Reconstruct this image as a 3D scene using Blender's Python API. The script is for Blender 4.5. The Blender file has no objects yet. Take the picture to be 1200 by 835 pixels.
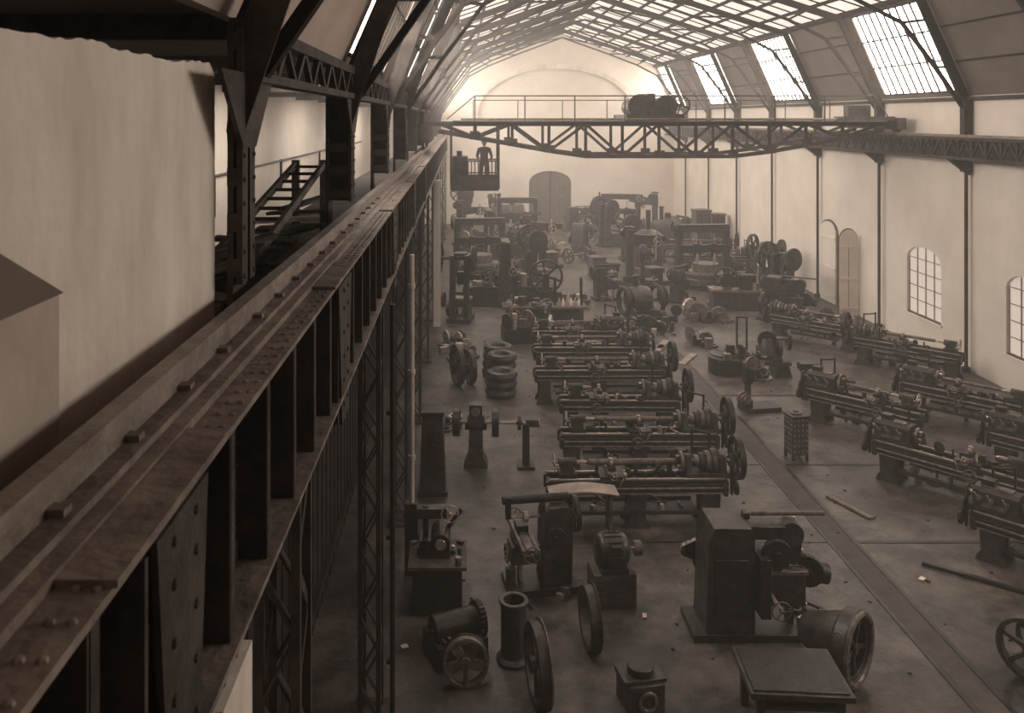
import bpy, math, random, bmesh
from mathutils import Vector, Matrix
random.seed(7)
scene=bpy.context.scene
TAU=math.tau
# ---------------------------------------------------------------- materials
def mat(name,c1,c2=None,rough=.6,metal=0.0,scale=3.0,bump=0.0,bscale=30,emit=0,ecol=None,detail=3,spec=.5,stretch=None):
    m=bpy.data.materials.new(name); m.use_nodes=True
    nt=m.node_tree; b=nt.nodes['Principled BSDF']
    c2=c2 or c1
    tc=nt.nodes.new('ShaderNodeTexCoord')
    n=nt.nodes.new('ShaderNodeTexNoise'); n.inputs['Scale'].default_value=scale; n.inputs['Detail'].default_value=detail
    n.inputs['Roughness'].default_value=.65
    if stretch:
        mp=nt.nodes.new('ShaderNodeMapping'); mp.inputs['Scale'].default_value=stretch
        nt.links.new(tc.outputs['Object'],mp.inputs[0]); nt.links.new(mp.outputs[0],n.inputs['Vector'])
    else: nt.links.new(tc.outputs['Object'],n.inputs['Vector'])
    r=nt.nodes.new('ShaderNodeValToRGB')
    r.color_ramp.elements[0].position=.35; r.color_ramp.elements[0].color=(*c1,1)
    r.color_ramp.elements[1].position=.66; r.color_ramp.elements[1].color=(*c2,1)
    nt.links.new(n.outputs['Fac'],r.inputs['Fac']); nt.links.new(r.outputs['Color'],b.inputs['Base Color'])
    b.inputs['Roughness'].default_value=rough; b.inputs['Metallic'].default_value=metal
    b.inputs['Specular IOR Level'].default_value=spec
    if bump:
        n2=nt.nodes.new('ShaderNodeTexNoise'); n2.inputs['Scale'].default_value=bscale; n2.inputs['Detail'].default_value=2
        nt.links.new(tc.outputs['Object'],n2.inputs['Vector'])
        bp=nt.nodes.new('ShaderNodeBump'); bp.inputs['Strength'].default_value=bump; bp.inputs['Distance'].default_value=.02
        nt.links.new(n2.outputs['Fac'],bp.inputs['Height']); nt.links.new(bp.outputs['Normal'],b.inputs['Normal'])
    if emit:
        b.inputs['Emission Color'].default_value=(*(ecol or c1),1); b.inputs['Emission Strength'].default_value=emit
    return m
def sp(v,w=1.0): return (v,v*.80,v*.69)
IRON=mat('cast_iron',sp(.012),sp(.04),.42,.2,6,.3,40)
IRON2=mat('painted_iron',sp(.018),sp(.07),.42,.1,5,.3,40)
STEEL=mat('bright_steel',sp(.35),sp(.6),.32,.4,9)
DULL=mat('worn_steel',sp(.07),sp(.24),.42,.3,9,.2,30)
STRUCT=mat('structural_iron',sp(.03),sp(.08),.75,.0,3,.4,25,spec=.25)
RIBM=mat('roof_iron',sp(.018),sp(.03),.9,.0,3,spec=.1)
RAILM=mat('rail_steel',sp(.16),sp(.32),.5,.2,3,.5,18)
FLANGE=mat('dusty_flange',sp(.12),sp(.28),.7,.0,4,.6,14)
WOOD=mat('old_wood',sp(.05),sp(.13),.8,0,4,.4,20)
SHADEB=mat('shade_backing',sp(.015),sp(.035),.9,0,2,.3,12,spec=.2)
PALEW=mat('pale_wood',sp(.22),sp(.36),.8,0,4,.3,20)
PLASTER=mat('lime_plaster',(.74,.65,.57),(.84,.75,.665),.9,0,.5,.3,6,spec=.2)
PLASTER2=mat('dirty_plaster',(.62,.54,.465),(.86,.77,.685),.9,0,1.3,.5,8,spec=.2,stretch=(1,1,.4),detail=6)
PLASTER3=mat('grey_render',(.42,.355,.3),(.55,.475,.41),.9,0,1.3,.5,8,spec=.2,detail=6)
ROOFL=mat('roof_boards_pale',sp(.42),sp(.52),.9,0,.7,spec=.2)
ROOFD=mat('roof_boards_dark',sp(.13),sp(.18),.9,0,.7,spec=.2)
PAPER=mat('paper',sp(.8),sp(.85),.9)
CLOTH=mat('work_cloth',sp(.03),sp(.05),.9)
SKIN=mat('skin',sp(.25),sp(.3),.7)
DOORM=mat('door_paint',sp(.13),sp(.18),.7,0,2)
DOORW=mat('door_pale',(.74,.655,.575),(.82,.735,.65),.8,0,2)
ECOL=(1,.89,.775)
PANE=mat('skylight_pane',sp(.6),sp(.7),.5,0,1,emit=14.0,ecol=ECOL)
PANEA=mat('aisle_fill_pane',sp(.6),sp(.7),.5,0,1,emit=4.5,ecol=ECOL)
ROOFG=mat('roof_frosted_glazing',sp(.5),sp(.6),.6,0,1,emit=1.0,ecol=ECOL)
PANEW=mat('window_pane',sp(.5),sp(.6),.4,0,1,emit=.42,ecol=ECOL)
def floormat():
    m=bpy.data.materials.new('packed_floor'); m.use_nodes=True; nt=m.node_tree; b=nt.nodes['Principled BSDF']
    tc=nt.nodes.new('ShaderNodeTexCoord')
    def noise(s,d,r=.6):
        n=nt.nodes.new('ShaderNodeTexNoise'); n.inputs['Scale'].default_value=s; n.inputs['Detail'].default_value=d; n.inputs['Roughness'].default_value=r
        nt.links.new(tc.outputs['Object'],n.inputs['Vector']); return n
    def ramp(n,p0,c0,p1,c1):
        r=nt.nodes.new('ShaderNodeValToRGB'); r.color_ramp.elements[0].position=p0; r.color_ramp.elements[1].position=p1
        r.color_ramp.elements[0].color=(*c0,1); r.color_ramp.elements[1].color=(*c1,1); nt.links.new(n.outputs['Fac'],r.inputs['Fac']); return r
    a=ramp(noise(.3,6,.7),.35,sp(.04),.64,sp(.15)); c=ramp(noise(1.5,8,.8),.4,(.28,.28,.28),.58,(1.15,1.15,1.15))
    mx=nt.nodes.new('ShaderNodeMixRGB'); mx.blend_type='MULTIPLY'; mx.inputs[0].default_value=.9
    nt.links.new(a.outputs[0],mx.inputs[1]); nt.links.new(c.outputs[0],mx.inputs[2])
    nt.links.new(mx.outputs[0],b.inputs['Base Color']); b.inputs['Roughness'].default_value=.46
    bp=nt.nodes.new('ShaderNodeBump'); bp.inputs['Strength'].default_value=.6; bp.inputs['Distance'].default_value=.03
    nt.links.new(noise(6,5,.7).outputs['Fac'],bp.inputs['Height']); nt.links.new(bp.outputs['Normal'],b.inputs['Normal'])
    return m
FLOOR=floormat()

# ---------------------------------------------------------------- mesh builder
def basis(ax):
    ax=Vector(ax).normalized()
    t=Vector((0,0,1)) if abs(ax.z)<.9 else Vector((1,0,0))
    u=ax.cross(t).normalized(); v=ax.cross(u).normalized()
    return ax,u,v
class MB:
    def __init__(s): s.v=[]; s.f=[]; s.m=[]; s.mats=[]
    def mi(s,m):
        if m not in s.mats: s.mats.append(m)
        return s.mats.index(m)
    def add(s,vs,fs,m):
        o=len(s.v); s.v+= [tuple(v) for v in vs]; k=s.mi(m)
        for f in fs: s.f.append([i+o for i in f]); s.m.append(k)
    def box(s,c,d,m,rz=0,ry=0,rx=0):
        hx,hy,hz=d[0]/2,d[1]/2,d[2]/2
        vs=[Vector((x,y,z)) for x in(-hx,hx) for y in(-hy,hy) for z in(-hz,hz)]
        if rz or ry or rx:
            R=Matrix.Rotation(rz,3,'Z')@Matrix.Rotation(ry,3,'Y')@Matrix.Rotation(rx,3,'X')
            vs=[R@v for v in vs]
        c=Vector(c); vs=[v+c for v in vs]
        s.add(vs,[(0,1,3,2),(4,6,7,5),(0,4,5,1),(2,3,7,6),(0,2,6,4),(1,5,7,3)],m)
    def b2(s,a,b,m):
        s.box([(a[i]+b[i])/2 for i in range(3)],[abs(b[i]-a[i]) for i in range(3)],m)
    def beam(s,p,q,w,h,m):
        p=Vector(p);q=Vector(q); ax=(q-p).normalized()
        up=Vector((0,0,1)) if abs(ax.z)<.95 else Vector((0,1,0))
        u=ax.cross(up).normalized(); v=u.cross(ax).normalized()
        vs=[e+u*a*w/2+v*b*h/2 for e in(p,q) for a,b in((-1,-1),(1,-1),(1,1),(-1,1))]
        s.add(vs,[(3,2,1,0),(4,5,6,7),(0,1,5,4),(1,2,6,5),(2,3,7,6),(3,0,4,7)],m)
    def cyl(s,a,b,r,m,r2=None,n=16):
        a=Vector(a);b=Vector(b); r2=r if r2 is None else r2
        _,u,v=basis(b-a)
        vs=[a+(u*math.cos(TAU*i/n)+v*math.sin(TAU*i/n))*r for i in range(n)]+[b+(u*math.cos(TAU*i/n)+v*math.sin(TAU*i/n))*r2 for i in range(n)]
        s.add(vs,[(i,(i+1)%n,n+(i+1)%n,n+i) for i in range(n)]+[tuple(range(n))[::-1],tuple(range(n,2*n))],m)
    def lathe(s,a,ax,prof,m,n=20,closed=False):
        a=Vector(a); ax,u,v=basis(ax); vs=[];fs=[]
        for t,r in prof:
            for i in range(n): vs.append(a+ax*t+(u*math.cos(TAU*i/n)+v*math.sin(TAU*i/n))*r)
        k=len(prof); rng=range(k if closed else k-1)
        for j in rng:
            j2=(j+1)%k
            for i in range(n): fs.append((j*n+i,j*n+(i+1)%n,j2*n+(i+1)%n,j2*n+i))
        if not closed:
            fs.append(tuple(range(n))[::-1]); fs.append(tuple(range((k-1)*n,k*n)))
        s.add(vs,fs,m)
    def ring(s,c,ax,R,r,w,m,n=24):
        s.lathe(c,ax,[(-w/2,r),(-w/2,R),(w/2,R),(w/2,r)],m,n,True)
    def torus(s,c,ax,R,r,m,n=24,k=8):
        s.lathe(c,ax,[(r*math.sin(TAU*i/k),R+r*math.cos(TAU*i/k)) for i in range(k)],m,n,True)
    def wheel(s,c,ax,R,w,m,sp=5,rt=.12,hub=.2,sw=.14,m2=None):
        s.ring(c,ax,R,R*(1-rt),w,m2 or m,28)
        c=Vector(c); a,u,v=basis(ax)
        s.cyl(c-a*w*.7,c+a*w*.7,R*hub,m,n=12)
        for i in range(sp):
            t=TAU*i/sp+.3; d=u*math.cos(t)+v*math.sin(t)
            s.beam(c+d*R*hub*.6,c+d*R*(1-rt*.6),w*.5,R*sw,m)
    def gear(s,c,ax,R,w,m,teeth=28):
        c=Vector(c);a,u,v=basis(ax);n=teeth*2
        vs=[]
        for e in(-.5,.5):
            for i in range(n):
                r=R if (i%2==0) else R*.93
                vs.append(c+a*w*e+(u*math.cos(TAU*i/n)+v*math.sin(TAU*i/n))*r)
        s.add(vs,[(i,(i+1)%n,n+(i+1)%n,n+i) for i in range(n)]+[tuple(range(n))[::-1],tuple(range(n,2*n))],m)
        s.cyl(c-a*w*.9,c+a*w*.9,R*.25,m,n=10)
    def hand(s,c,ax,R,m):
        s.torus(c,ax,R,R*.1,m,18,6); a,u,v=basis(ax); c=Vector(c)
        s.cyl(c-a*.03,c+a*.03,R*.22,m,n=8)
        for i in range(3):
            t=TAU*i/3; s.cyl(c,c+(u*math.cos(t)+v*math.sin(t))*R,R*.08,m,n=5)
        s.cyl(c+u*R,c+u*R+a*.08,.012,m,n=6)
    def prism(s,pts,a,b,m,plane='xz'):
        n=len(pts)
        def P(p,t):
            return {'xz':(p[0],t,p[1]),'yz':(t,p[0],p[1]),'xy':(p[0],p[1],t)}[plane]
        vs=[P(p,a) for p in pts]+[P(p,b) for p in pts]
        s.add(vs,[(i,(i+1)%n,n+(i+1)%n,n+i) for i in range(n)]+[tuple(range(n))[::-1],tuple(range(n,2*n))],m)
    def dome(s,c,ax,r,m,n=6):
        s.lathe(c,ax,[(0,r),(r*.5,r*.8),(r*.75,.3*r)],m,n)
    def mirror(s):
        s.v=[(-x,y,z) for x,y,z in s.v]; s.f=[f[::-1] for f in s.f]; return s
    def obj(s,name,loc=(0,0,0),rz=0,bev=0,parent=None,rx=0,ry=0):
        me=bpy.data.meshes.new(name); me.from_pydata(s.v,[],s.f)
        for m in s.mats: me.materials.append(m)
        me.polygons.foreach_set('material_index',s.m)
        bm=bmesh.new(); bm.from_mesh(me); bmesh.ops.recalc_face_normals(bm,faces=bm.faces); bm.to_mesh(me); bm.free()
        me.polygons.foreach_set('use_smooth',[True]*len(me.polygons)); me.set_sharp_from_angle(angle=math.radians(35)); me.update()
        o=bpy.data.objects.new(name,me); scene.collection.objects.link(o)
        o.location=loc; o.rotation_euler=(rx,ry,rz)
        if bev:
            md=o.modifiers.new('bev','BEVEL'); md.width=bev; md.segments=1; md.limit_method='ANGLE'; md.angle_limit=math.radians(50)
        if parent: o.parent=parent
        return o

# ---------------------------------------------------------------- room shell
XL,XR=-1.6,16.1; YB,YF=-6.0,64.5; ZE=8.7; SX_R,SX_L,SZ=14.65,-.15,12.0; RX,RZ=7.25,14.5
AX=-7.0
m=MB(); m.b2((AX-.4,YB-.4,-.3),(XR+2.5,YF+3,0),FLOOR); m.obj('floor')
bays=[4.5+5.6*k for k in range(-2,12)]
w=MB(); T=.35
def arch(y0,y1,zb,zs,zt,n=10):
    pts=[(y0,zb),(y0,zs)]
    for i in range(1,n): 
        t=math.pi*i/n; pts.append(((y0+y1)/2-(y1-y0)/2*math.cos(t),zs+(zt-zs)*math.sin(t)))
    pts+=[(y1,zs),(y1,zb)]
    return pts
openings=[]
for i in range(len(bays)-1):
    y0,y1=max(bays[i],YB),min(bays[i+1],YF)
    if y1<=y0: continue
    if i==len(bays)-2: y1=YF
    c=(bays[i]+bays[i+1])/2
    if abs(c-35.3)<.5: a,b,zb,zs,zt=34.3,37.9,0.0,2.9,3.45; kind='door'
    else: a,b,zb,zs,zt=c-1.1,c+1.1,1.05,3.0,3.5; kind='win'
    if b>y1-.2 or a<y0+.2 or (kind=='win' and c>33):
        w.b2((XR,y0,0),(XR+T,y1,ZE),PLASTER); continue
    openings.append((kind,a,b,zb,zs,zt))
    w.b2((XR,y0,0),(XR+T,a,ZE),PLASTER); w.b2((XR,b,0),(XR+T,y1,ZE),PLASTER)
    if zb>0: w.b2((XR,a,0),(XR+T,b,zb),PLASTER)
    ar=arch(a,b,zb,zs,zt)[1:-1]
    w.prism([(a,ZE)]+ar+[(b,ZE)],XR,XR+T,PLASTER,'yz')
w.obj('wall_right')
k=1
for kind,a,b,zb,zs,zt in openings:
    if kind!='win': continue
    q=MB()
    q.prism(arch(a,b,zb,zs,zt),XR+.11,XR+.13,PANEW,'yz')
    for j in range(5):
        y=a+.03+(b-a-.06)*j/4; q.b2((XR+.07,y-.012,zb),(XR+.105,y+.012,zs+ (zt-zs)*(0,.8,1,.8,0)[j]),PALEW)
    for j in range(5):
        z=zb+.03+(zs-zb)*j/4; q.b2((XR+.07,a,z-.012),(XR+.105,b,z+.012),PALEW)
    q.b2((XR-.06,a-.08,zb-.07),(XR+.1,b+.08,zb),PLASTER)
    q.obj('window_%d'%k); k+=1
d=MB()
d.prism(arch(36.45,38.0,0.01,3.0,3.5),XR-.1,XR-.04,DOORW,'yz')
d.prism(arch(36.36,38.1,0,3.03,3.58),XR-.04,XR-.01,WOOD,'yz')
for z in(.3,1.5,2.8): d.b2((XR-.13,36.5,z-.06),(XR-.1,37.95,z+.06),DOORW)
d.prism(arch(15.3,16.05,0.01,3.0,3.5),34.46,34.5,DOORW,'xz')
d.prism(arch(15.27,16.07,0,3.02,3.54),34.5,34.53,WOOD,'xz')
for z in(.3,1.5,2.8): d.b2((15.34,34.42,z-.05),(16.03,34.46,z+.05),DOORW)
d.b2((15.655,34.45,.3),(15.675,34.46,2.9),DULL)
d.b2((XR+T,34.0,0),(XR+T+.05,38.2,3.6),SHADEB)  # dark sheet added behind the opening for the dark gap between leaves
d.obj('door_1')
fw=MB()
door=arch(5.15,8.35,0,3.1,4.0)
fw.prism([(XL,0)]+[(XL,ZE),(SX_L,SZ),(RX,RZ),(SX_R,SZ),(XR,ZE),(XR,0)]+door[::-1],YF,YF+.4,PLASTER,'xz')
def archring(cx,r0,r1,zc,n=28):
    o=[(cx+r1*math.cos(math.pi*i/n),zc+r1*.62*math.sin(math.pi*i/n)) for i in range(n+1)]
    q=[(cx+r0*math.cos(math.pi*i/n),zc+r0*.60*math.sin(math.pi*i/n)) for i in range(n+1)]
    return o,q
o_,q_=archring(7.2,5.9,6.25,8.2)
for i in range(28):
    fw.prism([o_[i],o_[i+1],q_[i+1],q_[i]],YF-.2,YF+.01,PLASTER2,'xz')
fw.b2((AX,YF,0),(XL,YF+.4,ZE),PLASTER)
fw.obj('wall_far')
d=MB(); d.prism(arch(5.17,8.33,0,3.1,3.98),YF+.1,YF+.2,DOORM,'xz')
d.b2((6.7,YF+.04,0),(6.8,YF+.1,3.95),IRON2)
for z in(.5,2,3.1): d.b2((5.2,YF+.06,z-.08),(8.3,YF+.1,z+.08),DOORM)
for j in range(9): d.b2((5.35+j*.35,YF+.085,0),(5.37+j*.35,YF+.11,3.3),IRON2)
d.obj('door_2')
w=MB(); w.b2((AX-.35,YB,0),(AX,YF+.4,9.2),PLASTER); w.obj('wall_left')
w=MB(); w.prism([(AX,0),(AX,8.9),(XL,ZE),(SX_L,SZ),(RX,RZ),(SX_R,SZ),(XR,ZE),(XR,0)],YB-.3,YB,PLASTER2,'xz'); w.obj('wall_back')
# infill wall beside gallery
w=MB(); 
top=[]; y=YB; zz=8.36
while y<5.5:
    zz+=random.uniform(-.012,.012); zz=min(8.39,max(8.32,zz)); top.append((y,zz+random.uniform(-.006,.006))); y+=.05
top.append((5.62,8.28))
w.prism([(YB,0)]+top+[(5.62,0)],-1.76,-1.62,PLASTER2,'yz')
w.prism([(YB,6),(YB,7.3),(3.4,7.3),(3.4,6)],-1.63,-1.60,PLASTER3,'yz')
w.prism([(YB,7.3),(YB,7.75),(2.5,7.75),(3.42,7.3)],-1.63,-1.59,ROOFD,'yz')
w.obj('wall_infill')
# dark boards added below the catwalk to stand in for aisle shade
w=MB(); w.b2((-2.36,5.9,0),(-2.3,54,6.28),SHADEB)
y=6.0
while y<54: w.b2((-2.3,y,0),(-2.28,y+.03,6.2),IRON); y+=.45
for z in(.4,2.9,5.4): w.b2((-2.3,5.9,z),(-2.22,54,z+.14),SHADEB)
w.b2((-2.3,7.9,0),(-2.2,9.0,2.5),PLASTER2)
w.obj('aisle_shade_screen')
c=MB(); c.b2((AX-.3,YB,9.0),(XL-.15,YF+.3,9.1),ROOFD); 
for j in range(12): c.b2((AX,YB+3+j*5.6,8.75),(XL-.15,YB+3.15+j*5.6,9.0),STRUCT)
for a,b in((22,27),(34,39),(46,60)): c.b2((-5.6,a,8.93),(-2.6,b,8.99),PANEA)  # glowing panes added to brighten the aisle wall
c.obj('ceiling_aisle')
# roof
r=MB(); 
def slab(x0,z0,x1,z1,y0,y1,mt,t=.08):
    r.prism([(x0,z0),(x1,z1),(x1,z1+t),(x0,z0+t)],y0,y1,mt,'xz')
YG=24.0
for a,b in((SX_R,RX),(SX_L,RX)):
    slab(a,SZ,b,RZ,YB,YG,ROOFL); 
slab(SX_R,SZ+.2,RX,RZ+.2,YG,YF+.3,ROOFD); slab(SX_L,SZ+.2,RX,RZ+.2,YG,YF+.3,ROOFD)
gl=MB()
for (a,b) in((SX_R,RX),(SX_L,RX)):
    gl.add([(a,YG,SZ),(b,YG,RZ),(b,YF,RZ),(a,YF,SZ)],[(0,1,2,3)],ROOFG)
gl.obj('skylight_ridge_glazing')
pane=MB(); bars=MB()
def strip(side,y0,y1,glazed,pale=False):
    xe,xs=(XR,SX_R) if side>0 else (XL,SX_L)
    sgn=1 if side>0 else -1
    P=lambda t,off=0:(xe+(xs-xe)*t+sgn*off*.9,ZE+(SZ-ZE)*t+off*.43)
    if glazed:
        t0,t1=.05,.93
        a,b=P(t0,.05),P(t1,.05)
        pane.add([(a[0],y0+.25,a[1]),(a[0],y1-.25,a[1]),(b[0],y1-.25,b[1]),(b[0],y0+.25,b[1])],[(0,1,2,3)],PANE)
        for (u0,u1) in((0,t0),(t1,1)):
            a,b=P(u0),P(u1); r.prism([a,b,(b[0]+sgn*.1,b[1]),(a[0]+sgn*.1,a[1])],y0,y1,ROOFD,'xz')
        a,b=P(0),P(1)
        for (v0,v1) in((y0,y0+.25),(y1-.25,y1)): r.prism([a,b,(b[0]+sgn*.1,b[1]),(a[0]+sgn*.1,a[1])],v0,v1,ROOFD,'xz')
        for j in range(1,11):
            yy=y0+.25+(y1-y0-.5)*j/11; a,b=P(t0),P(t1); bars.beam((a[0],yy,a[1]),(b[0],yy,b[1]),.05,.05,RIBM)
        for t in(.05,.35,.64,.93):
            a=P(t); bars.beam((a[0],y0+.2,a[1]),(a[0],y1-.2,a[1]),.06,.05,RIBM)
    else:
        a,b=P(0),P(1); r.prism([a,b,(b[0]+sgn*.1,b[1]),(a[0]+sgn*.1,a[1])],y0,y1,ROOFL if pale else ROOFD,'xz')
        for t in(.33,.66): 
            a=P(t,-.02); bars.beam((a[0],y0,a[1]),(a[0],y1,a[1]),.06,.06,RIBM)
for i in range(-2,11):
    y0=4.5+5.6*i; y1=y0+5.6
    y0=max(y0,YB); y1=min(y1,YF)
    if y1<=y0: continue
    strip(1,y0,y1,(i%2==0) and i>=4 or 0<=i<=1)  # near panes added out of view to light the infill wall
    ya,yb=max(5.8+5.6*i,YB),min(11.4+5.6*i,YF)
    if i==-2: ya=YB
    if i==10 : yb=YF
    if yb>ya: strip(-1,ya,yb,(i%2==1 and i>=1) or i>=4,pale=(i<=0))  # far left bays all glazed, extra panes added to light the right wall
r.obj('roof'); pane.obj('skylight_panes'); 
for side in(0,1):
    for j in range(1,7):
        t=j/7; x=(SX_R if side else SX_L)*(1-t)+RX*t; z=SZ*(1-t)+RZ*t-.07
        bars.beam((x,YB,z),(x,YF,z),.10,.12,RIBM)
bars.beam((RX,YB,RZ-.1),(RX,YF,RZ-.1),.16,.2,RIBM)
for x in(SX_R-.03,SX_L+.03): bars.beam((x,YB,SZ-.08),(x,YF,SZ-.08),.16,.2,RIBM)
y=YB+.5
while y<YF:
    for xs in(SX_R,SX_L): bars.beam((xs,y,SZ-.03),(RX,y,RZ-.03),.05,.05,RIBM)
    y+=1.4
bars.obj('trim_roof_purlins')
rib=MB()
for i in range(0,11):
    yr=4.5+5.6*i; yl=min(5.8+5.6*i,YF-.2)
    ym=(yr+yl)/2
    out=[(15.95,yr,8.5),(14.5,yr+.05,11.75),(RX,ym,14.25),(.0,yl-.05,11.75),(-1.45,yl,8.5)]
    for a,b in zip(out,out[1:]): rib.beam(a,b,.16,.24,RIBM)
    inn=[(15.85,yr,8.3),(14.95,yr,9.6),(13.9,yr,11.0),(12.5,yr+.1,11.75),(10.5,yr+.3,12.55),(RX,ym,13.75)]
    innl=[(14.5-p[0],yl-(p[1]-yr),p[2]) for p in inn]
    for L in(inn,innl):
        for a,b in zip(L,L[1:]): rib.beam(a,b,.13,.1,RIBM)
        outp=[(15.4,9.6),(14.75,11.1),(13.2,12.1),(12,12.55),(10.5,13.1),(RX,14.2)]
        for q,(p,o) in enumerate(zip(L[1:],outp[:5])):
            ox=o[0] if L is inn else 14.5-o[0]
            rib.beam(p,(ox,p[1],o[1]),.08,.08,RIBM)
rib.obj('trim_roof_ribs')
p=MB()
for i in range(-1,11):
    y=4.5+5.6*i
    if y>YF: continue
    p.cyl((15.93,y,0),(15.93,y,6.75),.055,STRUCT,n=10); p.cyl((15.93,y,0),(15.93,y,.15),.13,STRUCT,n=10)
    p.b2((15.8,y-.12,6.3),(16.05,y+.12,8.6),STRUCT)
    p.prism([(15.35,6.7),(16.0,6.7),(16.0,6.2)],y-.1,y+.1,STRUCT,'xz')
p.obj('trim_wall_posts')
g=MB()
for z in(6.75,7.35): g.b2((15.35,YB+.1,z-.05),(15.75,YF-.2,z+.05),STRUCT)
g.b2((15.52,YB+.1,7.4),(15.6,YF-.2,7.48),RAILM)
g.b2((15.62,YB+.1,6.75),(15.66,YF-.2,7.35),IRON)
y=YB+.2
while y<YF-1:
    g.beam((15.4,y,6.8),(15.4,y+.35,7.3),.05,.07,STRUCT); g.beam((15.4,y+.7,6.8),(15.4,y+.35,7.3),.05,.07,STRUCT); g.b2((15.36,y-.04,6.78),(15.44,y+.04,7.32),STRUCT)
    y+=.7
g.obj('crane_runway')
e=MB()
e.b2((15.9,YB,8.55),(16.06,YF-.05,8.67),STRUCT)
e.b2((-1.55,5.7,8.57),(-1.39,YF-.05,8.67),STRUCT); e.b2((-1.55,5.7,8.25),(-1.39,YF-.05,8.32),STRUCT)
y=5.8
while y<YF-1:
    e.beam((-1.44,y,8.28),(-1.44,y+.4,8.6),.05,.06,STRUCT); e.beam((-1.44,y+.8,8.28),(-1.44,y+.4,8.6),.05,.06,STRUCT); y+=.8
e.obj('trim_eave_beams')

# ---------------------------------------------------------------- left runway girder
g=MB(); Y0,Y1=-3.0,YF-.05
g.b2((-1.58,Y0,6.62),(-1.0,Y1,6.65),FLANGE)
g.b2((-1.52,Y0,6.65),(-1.17,Y1,6.69),RAILM)
g.b2((-1.47,Y0,6.69),(-1.24,Y1,6.72),FLANGE)
g.b2((-1.39,Y0,6.72),(-1.33,Y1,6.80),RAILM); g.b2((-1.405,Y0,6.80),(-1.315,Y1,6.86),RAILM)
g.b2((-1.24,Y0,5.68),(-1.21,Y1,6.62),STRUCT); g.b2((-1.42,Y0,5.68),(-1.39,Y1,6.62),STRUCT)
g.b2((-1.56,Y0,5.65),(-.98,Y1,5.68),FLANGE)
g.b2((-1.21,Y0,6.50),(-1.18,Y1,6.62),STRUCT); g.b2((-1.21,Y0,5.68),(-1.17,Y1,5.80),STRUCT)
y=Y0+.3
while y<Y1-.3:
    g.b2((-1.21,y-.012,5.68),(-1.02,y+.012,6.62),STRUCT)
    g.b2((-1.21,y-.09,5.68),(-1.18,y+.09,6.62),STRUCT)
    g.b2((-1.04,y,5.68),(-1.02,y+.07,6.62),STRUCT)
    if y<16:
        for z in [5.75+.11*k for k in range(8)]: g.dome((-1.18,y+.05,z),(1,0,0),.016,STRUCT); g.dome((-1.18,y-.05,z),(1,0,0),.016,STRUCT)
    y+=.72
for yc in(3.05,7.3,12.9,18.5,24.1):
    g.b2((-1.17,yc-.35,5.5),(-1.0,yc-.32,6.6),STRUCT)
    h_=.28 if yc<5 else .4
    g.prism([(yc-h_,6.62),(yc+h_,6.62),(yc+h_*.7,5.9),(yc+.2,5.45),(yc-.2,5.45),(yc-h_*.7,5.9)],-1.01,-.985,STRUCT,'yz')
    for z in(5.6,5.8,6.0,6.2,6.4,6.55):
        for dy in(-.12,.12): g.dome((-.985,yc+dy,z),(1,0,0),.022,STRUCT)
    g.b2((-1.22,yc-.6,6.65),(-.985,yc+.6,6.675),FLANGE)
y=Y0
while y<14:
    for x in(-1.55,-1.1,-1.04): g.dome((x,y,6.65),(0,0,1),.018,FLANGE)
    if int(y*6)%4==0: g.b2((-1.46,y-.03,6.72),(-1.27,y+.03,6.745),RAILM)
    y+=.16
g.obj('runway_girder')
def lattice_col(m,x,y,z0,z1,wx,wy,step=.45):
    for sx in(-1,1):
        for sy in(-1,1):
            m.b2((x+sx*wx/2-.03,y+sy*wy/2-.03,z0),(x+sx*wx/2+.03,y+sy*wy/2+.03,z1),STRUCT)
    z=z0+.1; k=0
    while z+step<z1:
        a,b=(-1,1) if k%2 else (1,-1)
        for sx in(-1,1): m.beam((x+sx*wx/2,y+a*wy/2,z),(x+sx*wx/2,y+b*wy/2,z+step),.02,.07,STRUCT)
        for sy in(-1,1): m.beam((x+a*wx/2,y+sy*wy/2,z),(x+b*wx/2,y+sy*wy/2,z+step),.07,.02,STRUCT)
        z+=step; k+=1
    m.b2((x-wx/2-.12,y-wy/2-.12,z0),(x+wx/2+.12,y+wy/2+.12,z0+.05),STRUCT)
cm=MB()
for i in range(0,11):
    y=5.8+5.6*i
    if y>YF-1: break
    lattice_col(cm,-1.2,y,0,5.63,.24,.4)
    xl=-1.54 if i==0 else -1.78
    cm.b2((xl,y-.17,5.68),(xl+.04,y+.17,8.6),STRUCT); cm.b2((-1.48,y-.17,6.9),(-1.44,y+.17,8.6),STRUCT)
    cm.b2((xl+.02,y-.03,6.9),(-1.44,y+.03,8.6),STRUCT)
    for z in [6.95+.3*k for k in range(6)]: cm.b2((xl,y-.18,z),(-1.44,y-.165,z+.12),STRUCT)
    if i: cm.prism([(-1.72,8.7),(-1.2,8.7),(-1.44,7.85),(-1.57,7.85)],y-.19,y-.17,STRUCT,'xz')
    cm.prism([(-1.56,7.9),(-1.44,7.9),(-.75,9.9),(-1.0,9.9),(-1.5,8.5)],y-.13,y-.10,STRUCT,'xz')
    cm.prism([(y-.7,8.3),(y+.7,8.3),(y+.17,7.8),(y-.17,7.8)],-1.46,-1.43,STRUCT,'yz')
    if i<4:
        for z in [6.95+.16*k for k in range(10)]:
            for dy in(-.13,.13): cm.dome((-1.44,y+dy,z),(1,0,0),.02,STRUCT)
cm.obj('support_columns')
p=MB(); p.cyl((-.88,11.0,0),(-.88,11.0,5.6),.035,IRON,n=10); 
for z in(1,2.6,4.2): p.box((-.91,11.0,z),(.1,.05,.05),IRON)
p.obj('iron_pipe')
p=MB(); p.cyl((-.86,15.0,1.2),(-.86,15.0,5.6),.045,PLASTER3,n=10)
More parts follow.
